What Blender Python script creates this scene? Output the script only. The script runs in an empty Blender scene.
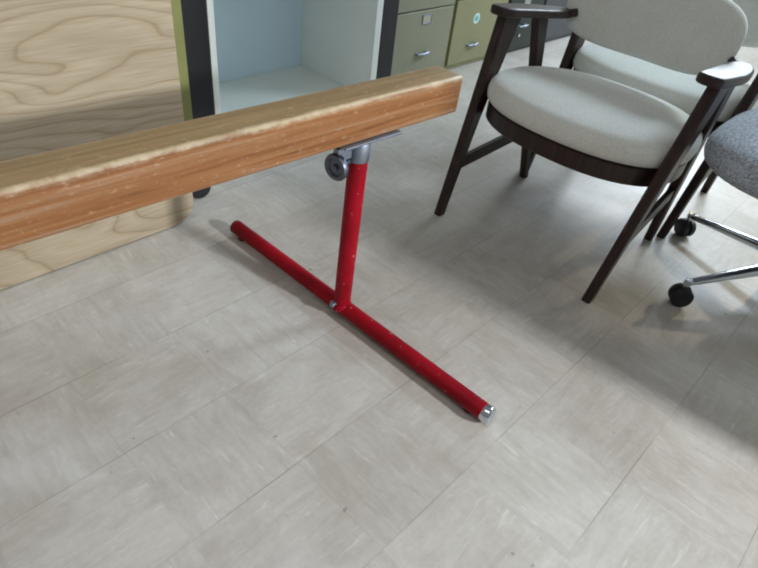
import bpy, math, random
from mathutils import Vector, Matrix
random.seed(7)
scene = bpy.context.scene
COL = scene.collection
PI = math.pi

# ------------------------------------------------------------------ helpers
class MB:
    """collects shapes and links them as ONE mesh object"""
    def __init__(s): s.v = []; s.f = []
    def add(s, vs, fs):
        o = len(s.v); s.v += [Vector(v) for v in vs]
        s.f += [tuple(i + o for i in f) for f in fs]
    def box(s, c, d, rot=None):
        x, y, z = d[0]/2, d[1]/2, d[2]/2
        vs = [Vector(p) for p in ((-x,-y,-z),(x,-y,-z),(x,y,-z),(-x,y,-z),(-x,-y,z),(x,-y,z),(x,y,z),(-x,y,z))]
        if rot is not None: vs = [rot @ v for v in vs]
        s.add([v + Vector(c) for v in vs], [(0,3,2,1),(4,5,6,7),(0,1,5,4),(1,2,6,5),(2,3,7,6),(3,0,4,7)])
    def loft(s, rings, cap0=True, cap1=True, closed=True):
        n = len(rings[0]); vs = [p for r in rings for p in r]; fs = []
        for i in range(len(rings)-1):
            for j in range(n if closed else n-1):
                k = (j+1) % n
                fs.append((i*n+j, i*n+k, (i+1)*n+k, (i+1)*n+j))
        if cap0: fs.append(tuple(range(n-1, -1, -1)))
        if cap1: fs.append(tuple((len(rings)-1)*n + j for j in range(n)))
        s.add(vs, fs)
    def tube(s, pts, r, seg=20, cap=True):
        pts = [Vector(p) for p in pts]; rs = r if isinstance(r, (list, tuple)) else [r]*len(pts)
        rings = []; up = None
        for i, p in enumerate(pts):
            a = pts[max(i-1, 0)]; b = pts[min(i+1, len(pts)-1)]
            t = (b - a).normalized()
            if up is None:
                up = Vector((0,0,1)) if abs(t.z) < .9 else Vector((0,1,0))
            u = (up - t*up.dot(t)).normalized(); w = t.cross(u); up = u
            rings.append([p + (u*math.cos(2*PI*k/seg) + w*math.sin(2*PI*k/seg))*rs[i] for k in range(seg)])
        s.loft(rings, cap, cap)
    def lathe(s, c, axis, prof, seg=28):
        """prof: list of (distance along axis, radius)"""
        c = Vector(c); t = Vector(axis).normalized()
        up = Vector((0,0,1)) if abs(t.z) < .9 else Vector((0,1,0))
        u = (up - t*up.dot(t)).normalized(); w = t.cross(u)
        s.loft([[c + t*d + (u*math.cos(2*PI*k/seg) + w*math.sin(2*PI*k/seg))*max(r, 1e-4) for k in range(seg)] for d, r in prof])
    def beamer(s, pts):
        """pts: (point, width x, depth y) rectangular section swept upwards, sections horizontal with chamfered corners"""
        rings = []
        for p, wx, wy in pts:
            x, y = wx/2, wy/2; c = min(x, y)*.35
            rings.append([Vector(p) + Vector(q) for q in ((x-c,-y,0),(x,-y+c,0),(x,y-c,0),(x-c,y,0),(-x+c,y,0),(-x,y-c,0),(-x,-y+c,0),(-x+c,-y,0))])
        s.loft(rings)
    def prism(s, poly, z0, z1, fn=None):
        a = [Vector((p[0], p[1], z0)) for p in poly]; b = [Vector((p[0], p[1], z1)) for p in poly]
        if fn: a = [fn(v) for v in a]; b = [fn(v) for v in b]
        s.loft([a, b])
    def build(s, name, mat, parent=None, smooth=40, bevel=0, seg=3, loc=None):
        me = bpy.data.meshes.new(name); me.from_pydata([tuple(v) for v in s.v], [], s.f); me.validate(); me.update()
        import bmesh
        bm = bmesh.new(); bm.from_mesh(me); bmesh.ops.recalc_face_normals(bm, faces=bm.faces[:]); bm.to_mesh(me); bm.free()
        if smooth:
            me.polygons.foreach_set('use_smooth', [True]*len(me.polygons)); me.set_sharp_from_angle(angle=math.radians(smooth))
        o = bpy.data.objects.new(name, me); COL.objects.link(o); me.materials.append(mat)
        if parent is not None: o.parent = parent
        if loc is not None: o.location = loc
        if bevel:
            m = o.modifiers.new('bevel', 'BEVEL'); m.width = bevel; m.segments = seg; m.limit_method = 'ANGLE'; m.angle_limit = math.radians(35); m.harden_normals = True
        return o

def tag(o, label=None, cat=None, group=None, kind=None):
    if label: o['label'] = label
    if cat: o['category'] = cat
    if group: o['group'] = group
    if kind: o['kind'] = kind
    return o
def empty(name, loc, rz=0, rx=0):
    o = bpy.data.objects.new(name, None); o.empty_display_size = .1; COL.objects.link(o)
    o.location = loc; o.rotation_euler = (rx, 0, rz); return o
def copy_tree(o, parent=None):
    c = o.copy(); COL.objects.link(c)
    if parent is not None: c.parent = parent
    for ch in list(o.children): copy_tree(ch, c)
    return c
def superell(a, b, n=2.6, seg=56, c=(0, 0)):
    out = []
    for k in range(seg):
        t = 2*PI*k/seg; ct, st = math.cos(t), math.sin(t)
        out.append((c[0] + a*math.copysign(abs(ct)**(2/n), ct), c[1] + b*math.copysign(abs(st)**(2/n), st)))
    return out
def puck(mb, outline, prof, fn, center=(0, 0), crown=0):
    """cushion: outline scaled toward its centre by (inset, height) profile"""
    rings = []
    for ins, h in prof:
        r = []
        for x, y in outline:
            d = Vector((x - center[0], y - center[1])); L = d.length
            d = d*max(0.02, (L - ins)/L)
            r.append(fn(Vector((center[0] + d.x, center[1] + d.y, h))))
        rings.append(r)
    mb.loft(rings)

# ------------------------------------------------------------------ materials
def srgb(r, g, b):
    f = lambda c: ((c/255 + .055)/1.055)**2.4 if c/255 > .04045 else c/255/12.92
    return (f(r), f(g), f(b), 1)
class NT:
    def __init__(s, name):
        s.m = bpy.data.materials.new(name); s.m.use_nodes = True; s.t = s.m.node_tree; s.n = s.t.nodes
        s.b = s.n['Principled BSDF']
    def new(s, typ, **kw):
        n = s.n.new(typ)
        for k, v in kw.items(): setattr(n, k, v)
        return n
    def link(s, a, b): s.t.links.new(a, b)
    def math(s, op, a, b=None, c=None):
        n = s.new('ShaderNodeMath', operation=op)
        for i, x in enumerate((a, b, c)):
            if x is None: continue
            if isinstance(x, (int, float)): n.inputs[i].default_value = x
            else: s.link(x, n.inputs[i])
        return n.outputs[0]
    def mix(s, fac, a, b, blend='MIX'):
        n = s.new('ShaderNodeMix', data_type='RGBA', blend_type=blend)
        for inp, x in ((n.inputs[0], fac), (n.inputs[6], a), (n.inputs[7], b)):
            if isinstance(x, (int, float, tuple)): inp.default_value = x
            else: s.link(x, inp)
        return n.outputs[2]
    def ramp(s, fac, stops):
        n = s.new('ShaderNodeValToRGB'); e = n.color_ramp.elements
        while len(e) < len(stops): e.new(.5)
        for el, (p, c) in zip(e, stops): el.position = p; el.color = c if isinstance(c, tuple) else (c, c, c, 1)
        s.link(fac, n.inputs[0]); return n.outputs[0]
    def coord(s, scale=(1, 1, 1), out='Object', loc=(0, 0, 0)):
        t = s.new('ShaderNodeTexCoord'); m = s.new('ShaderNodeMapping')
        m.inputs['Scale'].default_value = scale; m.inputs['Location'].default_value = loc
        s.link(t.outputs[out], m.inputs[0]); return m.outputs[0]
    def noise(s, vec, scale=5, detail=4, rough=.55, dist=0, w=None):
        n = s.new('ShaderNodeTexNoise')
        n.inputs['Scale'].default_value = scale; n.inputs['Detail'].default_value = detail
        n.inputs['Roughness'].default_value = rough; n.inputs['Distortion'].default_value = dist
        s.link(vec, n.inputs['Vector']); return n.outputs[0]
    def bump(s, h, strength=.2, dist=.002):
        n = s.new('ShaderNodeBump'); n.inputs['Strength'].default_value = strength; n.inputs['Distance'].default_value = dist
        s.link(h, n.inputs['Height']); s.link(n.outputs[0], s.b.inputs['Normal'])
    def base(s, c): 
        if isinstance(c, tuple): s.b.inputs['Base Color'].default_value = c
        else: s.link(c, s.b.inputs['Base Color'])
    def set(s, rough=.5, metal=0, spec=.5):
        s.b.inputs['Roughness'].default_value = rough; s.b.inputs['Metallic'].default_value = metal
        s.b.inputs['Specular IOR Level'].default_value = spec; return s.m

def mat_plain(name, c, rough=.5, metal=0, var=.12, scale=6, spec=.5):
    t = NT(name); n = t.noise(t.coord(), scale, 4)
    d = tuple(x*(1-var) for x in c[:3]) + (1,); l = tuple(min(1, x*(1+var)) for x in c[:3]) + (1,)
    t.base(t.ramp(n, [(.3, d), (.7, l)])); return t.set(rough, metal, spec)

def mat_floor():
    t = NT('vinyl_tile'); T = .305
    P = t.coord((1/T, 1/T, 1), loc=(.138, .164, 0))          # joints at x=-.042+k*T, y=-.05+k*T
    sx = t.new('ShaderNodeSeparateXYZ'); t.link(P, sx.inputs[0])
    x, y = sx.outputs[0], sx.outputs[1]
    cx, cy = t.math('FLOOR', x), t.math('FLOOR', y)
    par = t.math('MODULO', t.math('ABSOLUTE', t.math('ADD', cx, cy)), 2)
    cell = t.new('ShaderNodeCombineXYZ'); t.link(cx, cell.inputs[0]); t.link(cy, cell.inputs[1])
    wn = t.new('ShaderNodeTexWhiteNoise', noise_dimensions='2D'); t.link(cell.outputs[0], wn.inputs['Vector'])
    rnd, rcol = wn.outputs[0], wn.outputs[1]
    off = t.new('ShaderNodeVectorMath', operation='MULTIPLY_ADD')
    t.link(rcol, off.inputs[0]); off.inputs[1].default_value = (13, 17, 5); t.link(P, off.inputs[2])
    def streaks(sc):
        m = t.new('ShaderNodeMapping'); m.inputs['Scale'].default_value = sc; t.link(off.outputs[0], m.inputs[0]); return m.outputs[0]
    def both(fine, detail, dist, long_, wide):
        a = t.noise(streaks((long_, wide, 1)), fine, detail, .6, dist); b = t.noise(streaks((wide, long_, 1)), fine, detail, .6, dist)
        return t.new_mix(par, a, b) if False else t.math('ADD', t.math('MULTIPLY', a, t.math('SUBTRACT', 1, par)), t.math('MULTIPLY', b, par))
    st = both(1, 4, .6, 2.2, 12)
    dash = both(1, 3, .9, 3.6, 24)
    blot = t.noise(t.coord((1, 1, 1)), 2.2, 5, .6)
    fine = t.noise(t.coord((1, 1, 1)), 60, 4, .7)
    c = t.ramp(st, [(.28, srgb(178, 173, 168)), (.5, srgb(187, 183, 178)), (.72, srgb(194, 191, 187))])
    c = t.mix(t.math('MULTIPLY', t.ramp(dash, [(.60, 0.), (.76, 1.)]), .5), c, srgb(224, 222, 214))
    c = t.mix(t.math('MULTIPLY', t.ramp(dash, [(.22, 1.), (.33, 0.)]), .3), c, srgb(150, 140, 126))
    c = t.mix(.35, c, t.ramp(rnd, [(0, (.43, .42, .41, 1)), (1, (.57, .565, .55, 1))]), 'OVERLAY')
    c = t.mix(.8, c, t.ramp(blot, [(.25, (.42, .41, .38, 1)), (.75, (.57, .57, .57, 1))]), 'OVERLAY')
    c = t.mix(.25, c, t.ramp(fine, [(.3, (.40, .40, .40, 1)), (.7, (.6, .6, .6, 1))]), 'OVERLAY')
    # worn dark scuffs
    sc = t.noise(t.coord((3, 9, 1), loc=(3, 1, 0)), 3.2, 3, .5, .3)
    c = t.mix(t.math('MULTIPLY', t.ramp(sc, [(.74, 0.), (.82, 1.)]), .35), c, srgb(96, 84, 74))
    gr = t.noise(t.coord((1, 1, 1), loc=(9, 4, 0)), 5.5, 5, .7, .4)
    c = t.mix(t.math('MULTIPLY', t.ramp(gr, [(.46, 0.), (.72, 1.)]), .40), c, srgb(154, 144, 128))
    c = t.mix(t.math('MULTIPLY', t.ramp(gr, [(.26, 1.), (.42, 0.)]), .35), c, srgb(204, 203, 200))
    sp_ = t.noise(t.coord((1, 1, 1), loc=(2, 7, 0)), 26, 2, .5)
    c = t.mix(t.math('MULTIPLY', t.ramp(sp_, [(.735, 0.), (.77, 1.)]), .5), c, srgb(104, 98, 92))
    # joints
    def joint(u, w):
        fr = t.math('FRACT', u); d = t.math('MINIMUM', fr, t.math('SUBTRACT', 1, fr))
        return t.math('LESS_THAN', d, w)
    jn = t.noise(t.coord((1, 1, 1), loc=(7, 2, 0)), 3.0, 2)
    jx = t.math('MULTIPLY', joint(x, .0055), t.ramp(jn, [(.35, .12), (.62, .8)]))
    jy = t.math('MULTIPLY', joint(y, .0045), t.ramp(jn, [(.42, .03), (.68, .35)]))
    j = t.math('MAXIMUM', jx, jy)
    c = t.mix(t.math('MULTIPLY', j, .6), c, srgb(112, 102, 90))
    t.base(c)
    t.link(t.ramp(blot, [(.3, .36), (.7, .5)]), t.b.inputs['Roughness'])
    t.bump(t.math('SUBTRACT', t.math('MULTIPLY', fine, .25), j), .12, .0015)
    t.b.inputs['Specular IOR Level'].default_value = .45
    return t.m

def mat_beam(w, h):
    t = NT('worn_beam_wood')
    P = t.coord((26, .9, 32)); 
    g = t.noise(P, 1.6, 6, .65, .7)
    fine = t.noise(t.coord((160, 3.5, 190)), 1, 4, .6, .2)
    c = t.ramp(g, [(.26, srgb(84, 48, 24)), (.43, srgb(140, 90, 50)), (.55, srgb(150, 106, 68)), (.64, srgb(158, 122, 94)), (.76, srgb(116, 74, 42))])
    c = t.mix(.45, c, t.ramp(fine, [(.3, (.36, .34, .33, 1)), (.7, (.62, .62, .62, 1))]), 'OVERLAY')
    o = t.new('ShaderNodeTexCoord'); s = t.new('ShaderNodeSeparateXYZ'); t.link(o.outputs['Object'], s.inputs[0])
    x, y, z = s.outputs
    # top is paler and greyer from wear
    wear_n = t.noise(t.coord((14, 7, 14)), 2.0, 6, .75)
    top = t.math('GREATER_THAN', z, h - .004)
    topc = t.ramp(t.noise(t.coord((34, 1.1, 30)), 1.5, 5, .6, .5), [(.3, srgb(118, 98, 64)), (.55, srgb(144, 121, 84)), (.75, srgb(162, 140, 104))])
    c = t.mix(t.math('MULTIPLY', top, .85), c, topc)
    # rounded arrises rubbed to bare wood: distance from the edge in section
    ex = t.math('SUBTRACT', w/2, t.math('ABSOLUTE', x)); ez = t.math('SUBTRACT', h, z)
    dd = t.math('MAXIMUM', ex, ez)
    k = t.math('ADD', dd, t.math('MULTIPLY', t.math('SUBTRACT', wear_n, .5), .036))
    e = t.math('MULTIPLY', t.ramp(k, [(.002, 1.), (.0135, 0.)]), t.ramp(t.noise(t.coord((5, 9, 5), loc=(2, 2, 2)), 1.5, 3), [(.35, .35), (.6, 1.)]))
    c = t.mix(t.math('MULTIPLY', e, .8), c, srgb(196, 180, 150))
    # end grain and scuffed end
    ye = t.math('ADD', y, t.math('MULTIPLY', t.math('SUBTRACT', wear_n, .5), .03))
    en = t.ramp(t.math('SUBTRACT', ye, .372), [(.0, 0.), (.012, 1.)])
    c = t.mix(t.math('MULTIPLY', en, .55), c, srgb(214, 180, 138))
    # pale chipped scratches
    sc = t.noise(t.coord((60, 32, 75), loc=(0, 0, 3)), 1.3, 4, .75, .15)
    c = t.mix(t.math('MULTIPLY', t.ramp(sc, [(.58, 0.), (.74, 1.)]), .5), c, srgb(206, 180, 154))
    dk = t.noise(t.coord((26, 1.0, 40), loc=(0, 5, 3)), 1.5, 2, .5, .3)
    c = t.mix(t.math('MULTIPLY', t.ramp(dk, [(.66, 0.), (.72, 1.)]), .4), c, srgb(112, 58, 26))
    t.base(c); t.bump(fine, .2, .001); return t.set(.5, 0, .4)

def mat_panel():
    t = NT('oak_laminate')
    n = t.noise(t.coord((1, .55, 1.6), loc=(0, .35, .4)), 1.5, 2.5, .45, .2)
    o = t.new('ShaderNodeTexCoord'); sp = t.new('ShaderNodeSeparateXYZ'); t.link(o.outputs['Object'], sp.inputs[0])
    g = t.math('ADD', t.math('MULTIPLY', sp.outputs[2], 22), t.math('MULTIPLY', n, 20))
    tri = t.math('FRACT', g)
    fine = t.noise(t.coord((1, 5, 150)), 1.3, 4, .6)
    c = t.ramp(tri, [(.0, srgb(150, 132, 106)), (.12, srgb(168, 153, 129)), (.7, srgb(177, 163, 141)), (.95, srgb(170, 154, 128)), (1., srgb(150, 132, 106))])
    c = t.mix(.5, c, t.ramp(fine, [(.3, (.36, .35, .34, 1)), (.65, (.58, .58, .58, 1))]), 'OVERLAY')
    big = t.noise(t.coord((1, .8, 4), loc=(0, 2, .6)), 1.8, 3, .5, .4)
    c = t.mix(.5, c, t.ramp(big, [(.35, (.42, .40, .38, 1)), (.65, (.56, .56, .56, 1))]), 'OVERLAY')
    t.base(c); return t.set(.38, 0, .4)

def mat_fabric(name, a, b, scale=420, dirt=None):
    t = NT(name)
    n1 = t.noise(t.coord((1, 1, .6)), scale, 3, .7); n2 = t.noise(t.coord((1, 1, 1)), 5, 4, .6)
    n3 = t.noise(t.coord((2, .5, 2)), scale*.35, 2, .6)
    c = t.ramp(t.math('ADD', t.math('MULTIPLY', n1, .55), t.math('MULTIPLY', n3, .45)), [(.38, a), (.62, b)])
    c = t.mix(.5, c, t.ramp(n2, [(.3, (.42, .41, .38, 1)), (.7, (.57, .57, .57, 1))]), 'OVERLAY')
    if dirt:
        n4 = t.noise(t.coord((1, 1, 1), loc=(4, 2, 1)), 3.5, 3, .5)
        c = t.mix(t.math('MULTIPLY', t.ramp(n4, [(.52, 0.), (.7, 1.)]), .35), c, dirt)
    t.base(c); t.bump(n1, .35, .002)
    t.b.inputs['Sheen Weight'].default_value = .25; t.b.inputs['Sheen Roughness'].default_value = .5
    return t.set(.95, 0, .15)

def mat_wood_dark():
    t = NT('dark_walnut')
    g = t.noise(t.coord((40, 40, 3)), 1.4, 5, .6, .4)
    c = t.ramp(g, [(.3, srgb(24, 14, 13)), (.55, srgb(46, 29, 25)), (.75, srgb(66, 44, 37))])
    t.base(c); return t.set(.42, 0, .4)

def mat_red():
    t = NT('chipped_red_paint')
    n = t.noise(t.coord((1, 1, 1)), 14, 6, .7); n2 = t.noise(t.coord((1, 1, 1), loc=(5, 5, 5)), 5, 4)
    c = t.ramp(n2, [(.3, srgb(112, 6, 18)), (.55, srgb(150, 8, 28)), (.75, srgb(166, 12, 36))])
    sp = t.ramp(n, [(.30, 1.), (.37, 0.)])
    c = t.mix(t.math('MULTIPLY', sp, .7), c, srgb(84, 34, 28))
    n3 = t.noise(t.coord((1, 1, 1), loc=(1, 8, 2)), 45, 3, .6)
    c = t.mix(t.math('MULTIPLY', t.ramp(n3, [(.66, 0.), (.73, 1.)]), .5), c, srgb(196, 130, 120))
    t.base(c); return t.set(.5, 0, .15)

def mat_metal(name, c, rough=.25, var=.25):
    t = NT(name); n = t.noise(t.coord(), 25, 4, .6)
    t.base(t.ramp(n, [(.3, tuple(x*(1-var) for x in c[:3]) + (1,)), (.7, c)]))
    t.link(t.ramp(n, [(.3, rough*1.5), (.7, rough)]), t.b.inputs['Roughness'])
    t.b.inputs['Metallic'].default_value = 1; return t.m

BW, BH = .107, .113
M = dict(
    floor=mat_floor(), beam=mat_beam(BW, BH), panel=mat_panel(), red=mat_red(), walnut=mat_wood_dark(),
    cream=mat_fabric('oatmeal_upholstery', srgb(196, 197, 190), srgb(228, 229, 224), 420, srgb(196, 188, 160)),
    tweed=mat_fabric('grey_tweed', srgb(102, 107, 116), srgb(192, 199, 210), 260),
    steel=mat_metal('galvanised_steel', srgb(160, 168, 182), .42), chrome=mat_metal('chrome', srgb(214, 220, 228), .12, .1),
    black_rubber=mat_plain('black_rubber', srgb(22, 22, 26), .55), dark_bolt=mat_metal('dark_steel', srgb(112, 118, 132), .35),
    olive=mat_plain('olive_edge_banding', srgb(124, 126, 74), .5), black=mat_plain('black_laminate', srgb(26, 25, 30), .45),
    blue_lit_white=mat_plain('white_paint_blue_lit', srgb(216, 238, 255), .5, 0, .04, 3),  # white paint for the back board, the light's blue cast put into the colour
    white=mat_plain('white_shelf_paint', srgb(228, 232, 226), .45, 0, .05, 3), wall=mat_plain('wall_paint', srgb(206, 202, 188), .7, 0, .04),
    putty=mat_plain('putty_steel', srgb(140, 140, 118), .38, 0, .08, 3), tan=mat_plain('tan_steel', srgb(144, 140, 104), .38, 0, .06, 3),
    green=mat_plain('dark_green_steel', srgb(34, 44, 38), .4, 0, .1), grey=mat_plain('charcoal_steel', srgb(74, 76, 80), .45, 0, .1),
    sticker=mat_plain('teal_white_sticker', srgb(196, 226, 222), .4, 0, .1, 60), card=mat_plain('label_card', srgb(176, 174, 150), .6),
    plug=mat_plain('dark_red_plug', srgb(78, 10, 16), .5))

# ------------------------------------------------------------------ setting
mb = MB(); mb.box((-.2, 2.2, -.05), (6.4, 10.4, .1)); fl = mb.build('floor', M['floor'], smooth=0); tag(fl, kind='structure')
mb = MB(); mb.box((-3.15, 2.2, 1.35), (.1, 10.4, 2.9)); tag(mb.build('wall_left', M['wall'], smooth=0), kind='structure')
mb = MB(); mb.box((-3.09, 2.2, .05), (.02, 10.4, .1)); tag(mb.build('baseboard_left', M['black'], smooth=0, bevel=.004), kind='structure')

mb = MB(); mb.box((.86, 4.6, 1.45), (.1, 5.94, 2.9)); tag(mb.build('shadow_wall_right', M['wall'], smooth=0), kind='structure')  # unseen wall, added to block the side light and cut a straight floor shadow
# ------------------------------------------------------------------ balance beam
def make_balance_beam():
    root = empty('balance_beam', (-1.03, 1.05, 0))
    tag(root, 'worn wooden balance beam on a red steel T-shaped stand', 'balance beam')
    pitch = -.031
    mb = MB(); y0, y1 = -2.15, .387
    # rounded-section plank built as a loft with eased ends
    def ring(y, ins):
        r = .011; pts = []
        for cx, cz, a0 in ((BW/2-r, r, -90), (BW/2-r, BH-r, 0), (-BW/2+r, BH-r, 90), (-BW/2+r, r, 180)):
            for k in range(7):
                a = math.radians(a0 + 90*k/6)
                pts.append(Vector(((cx + r*math.cos(a))*(1-ins/(BW/2)), y, BH/2 + (cz + r*math.sin(a) - BH/2)*(1-ins/(BH/2)))))
        return pts
    rings = [ring(y0, .010), ring(y0+.003, .004), ring(y0+.01, 0)]
    rings += [ring(y0+.01 + (y1-y0-.02)*k/30, 0) for k in range(1, 30)]
    rings += [ring(y1-.010, 0), ring(y1-.006, .0015), ring(y1-.003, .004), ring(y1, .010)]
    mb.loft(rings)
    plank = mb.build('plank', M['beam'], root, smooth=30); plank.location = (0, 0, .628); plank.rotation_euler = (math.atan(pitch), 0, 0)
    plank['label'] = 'worn orange-brown wooden plank with pale rubbed edges'
    def stand(yo, with_knob, yaw):
        zt = .628 + pitch*yo
        R = Matrix.Rotation(yaw, 3, 'Z'); yo -= .022
        def P(x, y, z): v = R @ Vector((x, y, 0)); return (v.x, v.y + yo, z)
        rb = .026
        mb = MB(); mb.tube([P(-.545, 0, rb+.008), P(.612, 0, rb+.008)], rb, 28)
        base = mb.build('base_tube', M['red'], root, bevel=.003)
        for x in (-.51, .565):
            f = MB(); c = P(x, 0, 0); f.lathe(c, (0, 0, 1), [(0, .016), (.004, .018), (.012, .018), (.018, .014)], 18)
            f.build('foot', M['plug'], base)
        e = MB(); d = R @ Vector((1, 0, 0)); e.lathe(P(.605, 0, rb+.008), d, [(0, rb-.002), (.012, rb+.001), (.026, rb+.001), (.032, rb-.003), (.033, rb-.01)], 28)
        ec = e.build('end_cap', M['chrome'], base); ec['label'] = 'shiny chrome end cap'
        e = MB(); e.lathe(P(-.543, 0, rb+.008), -d, [(0, rb-.002), (.004, rb+.001), (.010, rb), (.012, rb-.008)], 28)
        ec = e.build('end_cap', M['plug'], base); ec['label'] = 'dark red end cap'
        rp = .0275; tx, yt = .034, yo+.012
        mb = MB(); mb.tube([(.033, yo-.004, .030), (tx, yt, zt-.052)], rp, 28)
        post = mb.build('post', M['red'], root)
        w = MB(); w.lathe((.033, yo-.004, .052), (0, 0, 1), [(-.018, rp+.004), (0, rp+.005), (.006, rp+.0005)], 28); w.build('weld_collar', M['red'], post)
        b = MB(); b.lathe((.023, yo-rp-.002, .052), (0, -1, 0), [(0, .014), (.003, .014), (.003, .009), (.010, .009), (.013, .006)], 16); b.build('bolt', M['steel'], post)
        c = MB(); c.lathe((tx, yt, zt-.062), (0, 0, 1), [(0, rp+.001), (.004, rp+.003), (.050, rp+.003), (.057, rp)], 28); c.build('collar', M['steel'], post)
        pl = MB(); rot = Matrix.Rotation(math.atan(pitch), 3, 'X'); pl.box((0.006, yo+.040, zt-.0035+pitch*.018), (.116, .215, .006), rot)
        mp = pl.build('mounting_plate', M['steel'], root, bevel=.0015); mp['label'] = 'flat grey steel mounting plate'
        for sy in (-.045, .115):
            s_ = MB(); s_.lathe((.03, yo+sy, zt-.007+pitch*sy), (0, 0, -1), [(0, .009), (.003, .008), (.005, .004)], 14); s_.build('screw', M['steel'], mp)
        if with_knob:
            k = MB(); k.lathe((.026, yo-rp+.014, zt-.062), (.12, -1, 0), [(0, .010), (.030, .010), (.034, .017), (.040, .019), (.044, .032), (.048, .037), (.058, .038), (.063, .035), (.064, .026), (.058, .022), (.058, .010), (.064, .009), (.066, .006)], 32)
            kb = k.build('locking_knob', M['dark_bolt'], post); kb['label'] = 'round dark steel locking knob'
            l = MB(); l.box((.026, yo-.040, zt-.030), (.022, .055, .04)); l.build('knob_bracket', M['steel'], post, bevel=.004)
    stand(0, True, .018)
    stand(-1.75, True, .0)
    return root
make_balance_beam()

# ------------------------------------------------------------------ folded table (wood leaves standing on edge)
def make_folded_table():
    root = empty('folding_table', (-1.82, .1, 0))
    tag(root, 'folded rolling table with oak-grain top standing on edge beside the beam', 'folding table')
    Y0, Y1 = -1.15, .85     # local
    def leaf(x, y0, y1, z0, z1, th, rad, name, mat):
        pts = []
        for cy, cz, a0 in ((y1-rad, z0+rad, -90), (y1-rad, z1-rad, 0), (y0+rad, z1-rad, 90), (y0+rad, z0+rad, 180)):
            for k in range(9):
                a = math.radians(a0 + 90*k/8); pts.append((cy + rad*math.cos(a), cz + rad*math.sin(a)))
        mb = MB(); mb.loft([[Vector((x-th, p[0], p[1])) for p in pts], [Vector((x, p[0], p[1])) for p in pts]])
        return mb, mb.build(name, mat, root, smooth=30, bevel=.002)
    m1, f = leaf(.065, Y0, Y1, .004, .96, .022, .085, 'table_leaf', M['panel']); f['label'] = 'oak-grain table leaf facing the beam'
    # edge banding strip round the front leaf
    m2, r = leaf(.035, Y0, Y1+.050, .10, .96, .024, .03, 'table_leaf', M['olive']); r['label'] = 'rear table leaf with olive edge'
    # folded steel frame and casters behind
    mb = MB()
    for y in (Y0+.25, Y1-.25):
        mb.tube([(-.03, y, .10), (-.03, y, .90)], .014, 14)
    mb.tube([(-.03, Y0+.25, .45), (-.03, Y1-.25, .45)], .012, 14)
    for y in (Y0+.15, Y1+.04): mb.tube([(.0, y, .105), (-.10, y, .105)], .014, 14)
    mb.tube([(-.045, Y0+.15, .105), (-.045, Y1+.04, .105)], .014, 14)
    mb.build('frame', M['black'], root)
    for y in (Y0+.15, Y1+.105):
        for x in (-.062, ):
            c = MB(); c.lathe((x-.014, y, .045), (1, 0, 0), [(0, .030), (.003, .042), (.008, .045), (.020, .045), (.025, .042), (.028, .030)], 26)
            w = c.build('caster', M['black_rubber'], root)
            h = MB(); h.box((x, y-.005, .088), (.036, .05, .02)); h.box((x, y-.05, .100), (.03, .12, .012)); h.build('caster_fork', M['dark_bolt'], w, bevel=.003)
    return root
make_folded_table()

# ------------------------------------------------------------------ bookcase
def make_bookcase():
    X0 = -2.1; root = empty('bookcase', (X0, 1.77, 0))
    tag(root, 'open white-lined bookcase with black frame behind the wooden beam', 'bookcase')
    a, b = 1.147-1.77, 2.39-1.77; H = 1.55; D = .60
    for y0, y1 in ((a, 1.283-1.77), (2.273-1.77, b)):
        mb = MB(); mb.box((-D/2, (y0+y1)/2, H/2), (D, y1-y0-.001, H)); mb.build('side_panel', M['black'], root, bevel=.003)
    ya, yb = 1.283-1.77, 2.273-1.77
    mb = MB(); mb.box((-D/2, (a+b)/2, H+.016), (D+.01, b-a+.01, .03)); mb.build('top_board', M['black'], root, bevel=.004)
    mb = MB(); mb.box((-D+.02, (ya+yb)/2, H/2), (.03, yb-ya-.002, H-.002)); mb.build('back_board', M['blue_lit_white'], root)
    for y0, y1 in ((ya, ya+.03), (yb-.046, yb)):
        mb = MB(); mb.box((-D/2+.016, (y0+y1)/2, H/2), (D-.03, y1-y0-.001, H-.004)); l = mb.build('side_lining', M['white'], root, bevel=.003); l['label'] = 'white inner side lining'
    for z in (.085, .98, 1.28):
        mb = MB(); mb.box((-D/2+.01, (ya+yb)/2-.008, z), (D-.05, yb-ya-.078, .028)); mb.build('shelf', M['white'], root, bevel=.003)
    mb = MB(); mb.box((-.03, (ya+yb)/2-.008, .035), (.02, yb-ya-.078, .068)); mb.build('plinth', M['white'], root)
make_bookcase()

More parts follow.
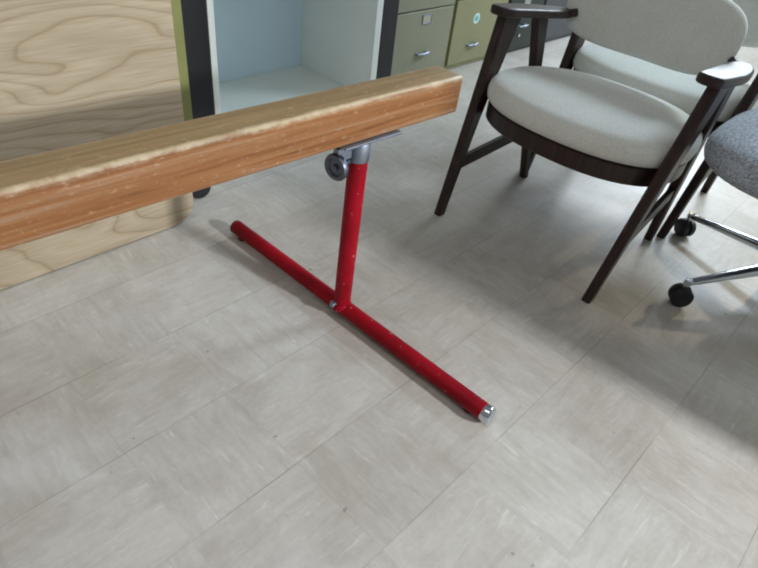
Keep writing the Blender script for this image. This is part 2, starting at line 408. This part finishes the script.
# ------------------------------------------------------------------ filing cabinets
def make_cabinet(y0, y1, body, label, H, splits, handles, labels, sticker=None, lock=None, group=None):
    X0 = -2.33; yc = (y0+y1)/2; w = y1-y0-.006; root = empty('filing_cabinet', (X0, yc, 0)); D = .68
    tag(root, label, 'filing cabinet')
    mb = MB(); mb.box((-D/2-.006, 0, H/2), (D, w, H)); mb.build('cabinet_body', body, root, bevel=.004)
    ds = []
    for i in range(len(splits)-1):
        mb = MB(); z0, z1 = splits[i]+.004, splits[i+1]-.004
        mb.box((.002, 0, (z0+z1)/2), (.018, w-.028, z1-z0)); d = mb.build('drawer', body, root, bevel=.004); ds.append((z0, z1, d))
    def owner(z): 
        for z0, z1, d in ds:
            if z0 <= z <= z1: return d
        return ds[-1][2]
    for z, y in handles:
        mb = MB(); n = 12
        for s in (-1, 1): mb.lathe((.010, y+s*.045, z), (1, 0, 0), [(0, .013), (.004, .013), (.006, .008), (.022, .007)], 14)
        mb.tube([(.030 + .010*math.sin(PI*k/n), y-.055+.11*k/n, z+.004) for k in range(n+1)], [.006+.003*math.sin(PI*k/n) for k in range(n+1)], 12)
        mb.build('handle', M['steel'], owner(z))
    for z, y in labels:
        mb = MB()
        for dy, dz, sy, sz in ((0, .024, .085, .006), (0, -.024, .085, .006), (.040, 0, .006, .05), (-.040, 0, .006, .05)): mb.box((.013, y+dy, z+dz), (.006, sy, sz))
        h = mb.build('label_holder', M['steel'], owner(z), bevel=.001)
        mb = MB(); mb.box((.0118, y, z), (.002, .076, .044)); mb.build('label_card', M['card'], h)
    if sticker:
        z, y = sticker; mb = MB(); mb.lathe((.011, y, z), (1, 0, 0), [(0, .034), (.0012, .034)], 28); s_ = mb.build('sticker', M['sticker'], owner(z)); s_['label'] = 'round pale teal sticker'
        mb = MB(); mb.lathe((.0122, y, z), (1, 0, 0), [(0, .018), (.0006, .018)], 24); mb.build('sticker_centre', mat_plain('teal_ink', srgb(118, 178, 178), .5), s_)
    if lock:
        z, y = lock; mb = MB(); mb.lathe((.011, y, z), (1, 0, 0), [(0, .013), (.006, .013), (.008, .009)], 18); mb.build('lock', M['chrome'], owner(z))
    return root
make_cabinet(2.42, 3.17, M['putty'], 'putty-coloured steel filing cabinet beside the black-framed bookcase', 1.32, [.03, .42, .84, 1.28], [(.165, .10), (.53, .10)], [(.365, .11), (.72, .11)])
make_cabinet(3.17, 3.78, M['tan'], 'tan steel filing cabinet with a round pale sticker on its drawer', 1.32, [.03, .44, .86, 1.28], [(.145, -.06), (.53, -.06)], [(.74, -.06)], sticker=(.31, -.055))
make_cabinet(3.78, 4.27, M['green'], 'dark green filing cabinet behind the armrest of the wooden chair', 1.32, [.03, .44, .86, 1.28], [(.19, -.01), (.56, -.01)], [(.34, -.01)], lock=(.125, -.02))
make_cabinet(4.27, 5.2, M['grey'], 'wide charcoal filing cabinet at the far end of the row', 1.32, [.03, .44, .86, 1.28], [(.5, .1)], [(.7, .1)])

# ------------------------------------------------------------------ wooden armchairs
def make_armchair():
    root = empty('armchair', (-.843, 2.09, 0))
    W = M['walnut']
    for s in (-1, 1):
        mb = MB(); f0 = Vector((s*.358, -.305, 0)); f1 = Vector((s*.394, -.068, .778))
        pr = [(0, .034, .040), (.25, .036, .050), (.5, .038, .064), (.72, .040, .086), (.9, .040, .112), (1, .040, .13)]
        mb.beamer([(f0.lerp(f1, t) + Vector((0, (b-.05)*.30, 0)), a, b) for t, a, b in pr])
        mb.build('front_leg', W, root, smooth=35)
        mb = MB(); r0 = Vector((s*.325, .300, 0)); r1 = Vector((s*.375, .135, .765))
        mb.beamer([(r0.lerp(r1, t), a, b) for t, a, b in ((0, .032, .038), (.35, .036, .052), (.7, .036, .060), (1, .036, .085))])
        mb.build('rear_leg', W, root, smooth=35)
        # side stretcher
        mb = MB(); A = Vector((s*.366, -.222, .215)); B = Vector((s*.340, .255, .262)); d = (B-A)
        rot = d.to_track_quat('Y', 'Z').to_matrix(); mb.box((A+B)/2, (.022, d.length+.02, .052), rot)
        mb.build('side_stretcher', W, root, bevel=.004)
        # paddle arm, flat above the legs
        out = [(-.030, -.160), (-.042, -.145), (-.046, -.09), (-.050, .0), (-.054, .09), (-.052, .17), (-.044, .25), (-.036, .30), (-.020, .335), (.0, .345), (.018, .335), (.034, .295), (.046, .23), (.052, .14), (.050, .05), (.046, -.04), (.042, -.12), (.036, -.152), (.02, -.165), (-.015, -.167)]
        mb = MB(); mb.loft([[Vector((s*(.385 + x) - s*max(0, y-.05)*.10, y, z - .055*(y+.14)/.5)) for x, y in out] for z in (.775, .808)])
        a = mb.build('armrest', W, root, smooth=40, bevel=.010)
        mb = MB(); mb.lathe((s*.345, .28, .745), (-s*.5, .6, .12), [(0, .016), (.05, .016)], 14); mb.build('armrest_bracket', W, a)
    # seat rail (curved dark wood band) and cushion
    def so(k=0):
        pts = []
        for x, y in superell(.398, .312, 2.35, 72, (0, .035)):
            tt = (y + .3)/.68
            x *= 1.0 - .10*max(0, tt)**1.5
            if y < -.1: y -= .0*x
            pts.append((x, y))
        return pts
    o = so()
    lean = lambda v: Vector((v.x, v.y, v.z - .036*(v.y+.3)))
    mb = MB(); puck(mb, o, [(.03, .415), (.006, .415), (.0, .421), (.0, .478), (.008, .484), (.03, .484)], lean, (0, .035))
    mb.build('seat_rail', W, root, smooth=40)
    mb = MB(); puck(mb, o, [(.10, .480), (.02, .482), (.002, .488), (-.010, .497), (-.014, .514), (-.013, .538), (-.007, .556), (.008, .569), (.032, .576), (.09, .580), (.16, .582), (.22, .583), (.30, .584)], lean, (0, .035))
    mb.build('seat_cushion', M['cream'], root, smooth=80)
    # backrest: stadium cushion bent round the sitter
    out = []
    a_, b_ = .345, .140
    for k in range(72):
        t = 2*PI*k/72; n = 3.0; ct, st = math.cos(t), math.sin(t)
        out.append((a_*math.copysign(abs(ct)**(2/3.3), ct), b_*math.copysign(abs(st)**(2/2.9), st)))
    def bend(v):
        x, z, d = v.x, v.y, v.z
        y = .425 - .65*x*x + .30*z
        return Vector((x - .032, y + d, .785 + z))
    mb = MB(); puck(mb, out, [(.12, -.034), (.07, -.034), (.035, -.031), (.015, -.024), (.003, -.012), (.0, .0), (.003, .012), (.012, .022), (.03, .028), (.12, .030)], bend)
    # cap faces are big n-gons, so close them by an extra inner ring
    mb.build('backrest', M['cream'], root, smooth=80)
    return root
c1 = make_armchair()
tag(c1, 'dark wooden armchair with oatmeal seat, nearest to the beam', 'armchair', 'matching wooden armchairs')
c2 = copy_tree(c1); c2.location = (-.846, 2.09+.674, 0)
tag(c2, 'dark wooden armchair standing directly behind the nearest armchair, mostly hidden', 'armchair', 'matching wooden armchairs')

# ------------------------------------------------------------------ swivel chair
def make_swivel():
    cx, cy = .0, 2.42; root = empty('swivel_chair', (cx, cy, 0))
    tag(root, 'grey tweed swivel chair on chrome star base with black casters', 'swivel chair')
    R = .452; a0 = math.radians(180+56)
    hub = MB(); hub.lathe((0, 0, .085), (0, 0, 1), [(0, .035), (.01, .05), (.06, .05), (.075, .038), (.09, .034), (.16, .034), (.165, .026), (.33, .026)], 28)
    hub.build('column', M['chrome'], root)
    for k in range(5):
        a = a0 + 2*PI*k/5; d = Vector((math.cos(a), math.sin(a), 0))
        mb = MB(); p0 = d*.03 + Vector((0, 0, .165)); p1 = d*(R-.005) + Vector((0, 0, .100)); n = Vector((-d.y, d.x, 0)); rings = []
        for t, w, h in ((0, .030, .036), (.5, .022, .026), (.9, .017, .018), (1, .014, .014)):
            c = p0.lerp(p1, t); rings.append([c + n*w*math.cos(2*PI*q/14) + Vector((0, 0, 1))*h*.7*math.sin(2*PI*q/14) for q in range(14)])
        mb.loft(rings); leg = mb.build('base_leg', M['chrome'], root, smooth=50)
        e = d*R
        st = MB(); st.lathe((e.x, e.y, .055), (0, 0, 1), [(0, .009), (.035, .009), (.036, .014), (.058, .014)], 16); stem = st.build('caster_stem', M['chrome'], leg)
        cc = MB(); ax = Vector((math.cos(a+1.2), math.sin(a+1.2), 0)); ctr = e + Vector((0, 0, .040)) - ax*.030
        cc.lathe(ctr, ax, [(0, .024), (.003, .036), (.009, .040), (.024, .040), (.027, .034), (.029, .018), (.031, .018), (.033, .034), (.036, .040), (.051, .040), (.057, .036), (.060, .024)], 26)
        cc.build('caster', M['black_rubber'], leg)
    mb = MB(); mb.box((-.02, -.05, .492), (.30, .26, .03)); mb.build('seat_plate', M['black'], root, bevel=.008)
    o = superell(.40, .385, 3.1, 64)
    mb = MB(); puck(mb, o, [(.10, .418), (.03, .420), (.008, .436), (.0, .456), (.0, .472), (.010, .496), (.032, .514), (.07, .527), (.13, .535), (.24, .54), (.34, .542)], lambda v: v + Vector((-.045, -.10, .09)))
    mb.build('seat', M['tweed'], root, smooth=80)
    # backrest on the far side, out to the right
    mb = MB(); mb.tube([(.10, .02, .40), (.34, .06, .40), (.43, .08, .45), (.46, .085, .70)], .015, 14); mb.build('backrest_bar', M['chrome'], root)
    o2 = superell(.27, .17, 3, 48)
    mb = MB(); puck(mb, o2, [(.1, -.03), (.03, -.03), (.006, -.02), (.0, 0), (.006, .02), (.03, .03), (.1, .03)], lambda v: Vector((.46 + v.z - .4*v.x*v.x, .085 + v.x, .80 + v.y)))
    mb.build('backrest', M['tweed'], root, smooth=80)
make_swivel()

# ------------------------------------------------------------------ camera
cam = bpy.data.cameras.new('camera'); co = bpy.data.objects.new('camera', cam); COL.objects.link(co)
f = 580.; px, py = 283-379., 990-284.
d = Vector((px, py, f)).normalized(); up = -d
fwh = (Vector((0,0,1)) - up*up.z).normalized(); rt = fwh.cross(up)
if rt.x < 0: rt = -rt
th = math.radians(90-50.29); c_, s_ = math.cos(th), math.sin(th)
r0 = rt*c_ - fwh*s_; r1 = rt*s_ + fwh*c_; r2 = up       # rows: world x,y,z in camera (right, down, forward)
Rm = Matrix(((r0.x, -r0.y, -r0.z), (r1.x, -r1.y, -r1.z), (r2.x, -r2.y, -r2.z)))
co.matrix_world = Matrix.Translation((0, 0, 1.31)) @ Rm.to_4x4()
cam.sensor_width = 36; cam.lens = f/758*36; cam.clip_start = .02
scene.camera = co

# ------------------------------------------------------------------ light
def area(name, loc, target, sx, sy, power, col):
    l = bpy.data.lights.new(name, 'AREA'); l.shape = 'RECTANGLE'; l.size = sx; l.size_y = sy; l.energy = power; l.color = col
    o = bpy.data.objects.new(name, l); COL.objects.link(o); o.location = loc
    o.rotation_euler = (Vector(target) - Vector(loc)).to_track_quat('-Z', 'Y').to_euler(); return o
area('side_window_light', (3.5, 1.93, 2.2), (-.6, .9, .2), .26, .26, 220, (.95, .98, 1))
area('far_window_light', (-.3, 4.6, 2.45), (-1.1, 1.9, .4), .8, .4, 70, (.70, .86, 1))
area('back_window_light', (-1.9, 6.9, 2.2), (-1.6, 1.9, .2), 1.6, 1.2, 130, (.84, .93, 1))
area('ceiling_light', (-.6, 0.2, 2.85), (-.8, .8, 0), 2.4, 1.0, 14, (1, .98, .94))
sp = bpy.data.lights.new('sun_patch', 'SPOT'); sp.energy = 210; sp.color = (1, .84, .56); sp.spot_size = math.radians(13); sp.spot_blend = .2; sp.shadow_soft_size = .05
so_ = bpy.data.objects.new('sun_patch', sp); COL.objects.link(so_); so_.location = (.5, 6.2, 2.0)
so_.rotation_euler = (Vector((-.25, 2.75, 0)) - Vector(so_.location)).to_track_quat('-Z', 'Y').to_euler()
w = bpy.data.worlds.new('world'); scene.world = w; w.use_nodes = True
bg = w.node_tree.nodes['Background']; bg.inputs[0].default_value = (.86, .93, 1, 1); bg.inputs[1].default_value = .22
scene.view_settings.view_transform = 'Standard'
scene.view_settings.exposure = 0
scene.cycles.filter_width = 2.0
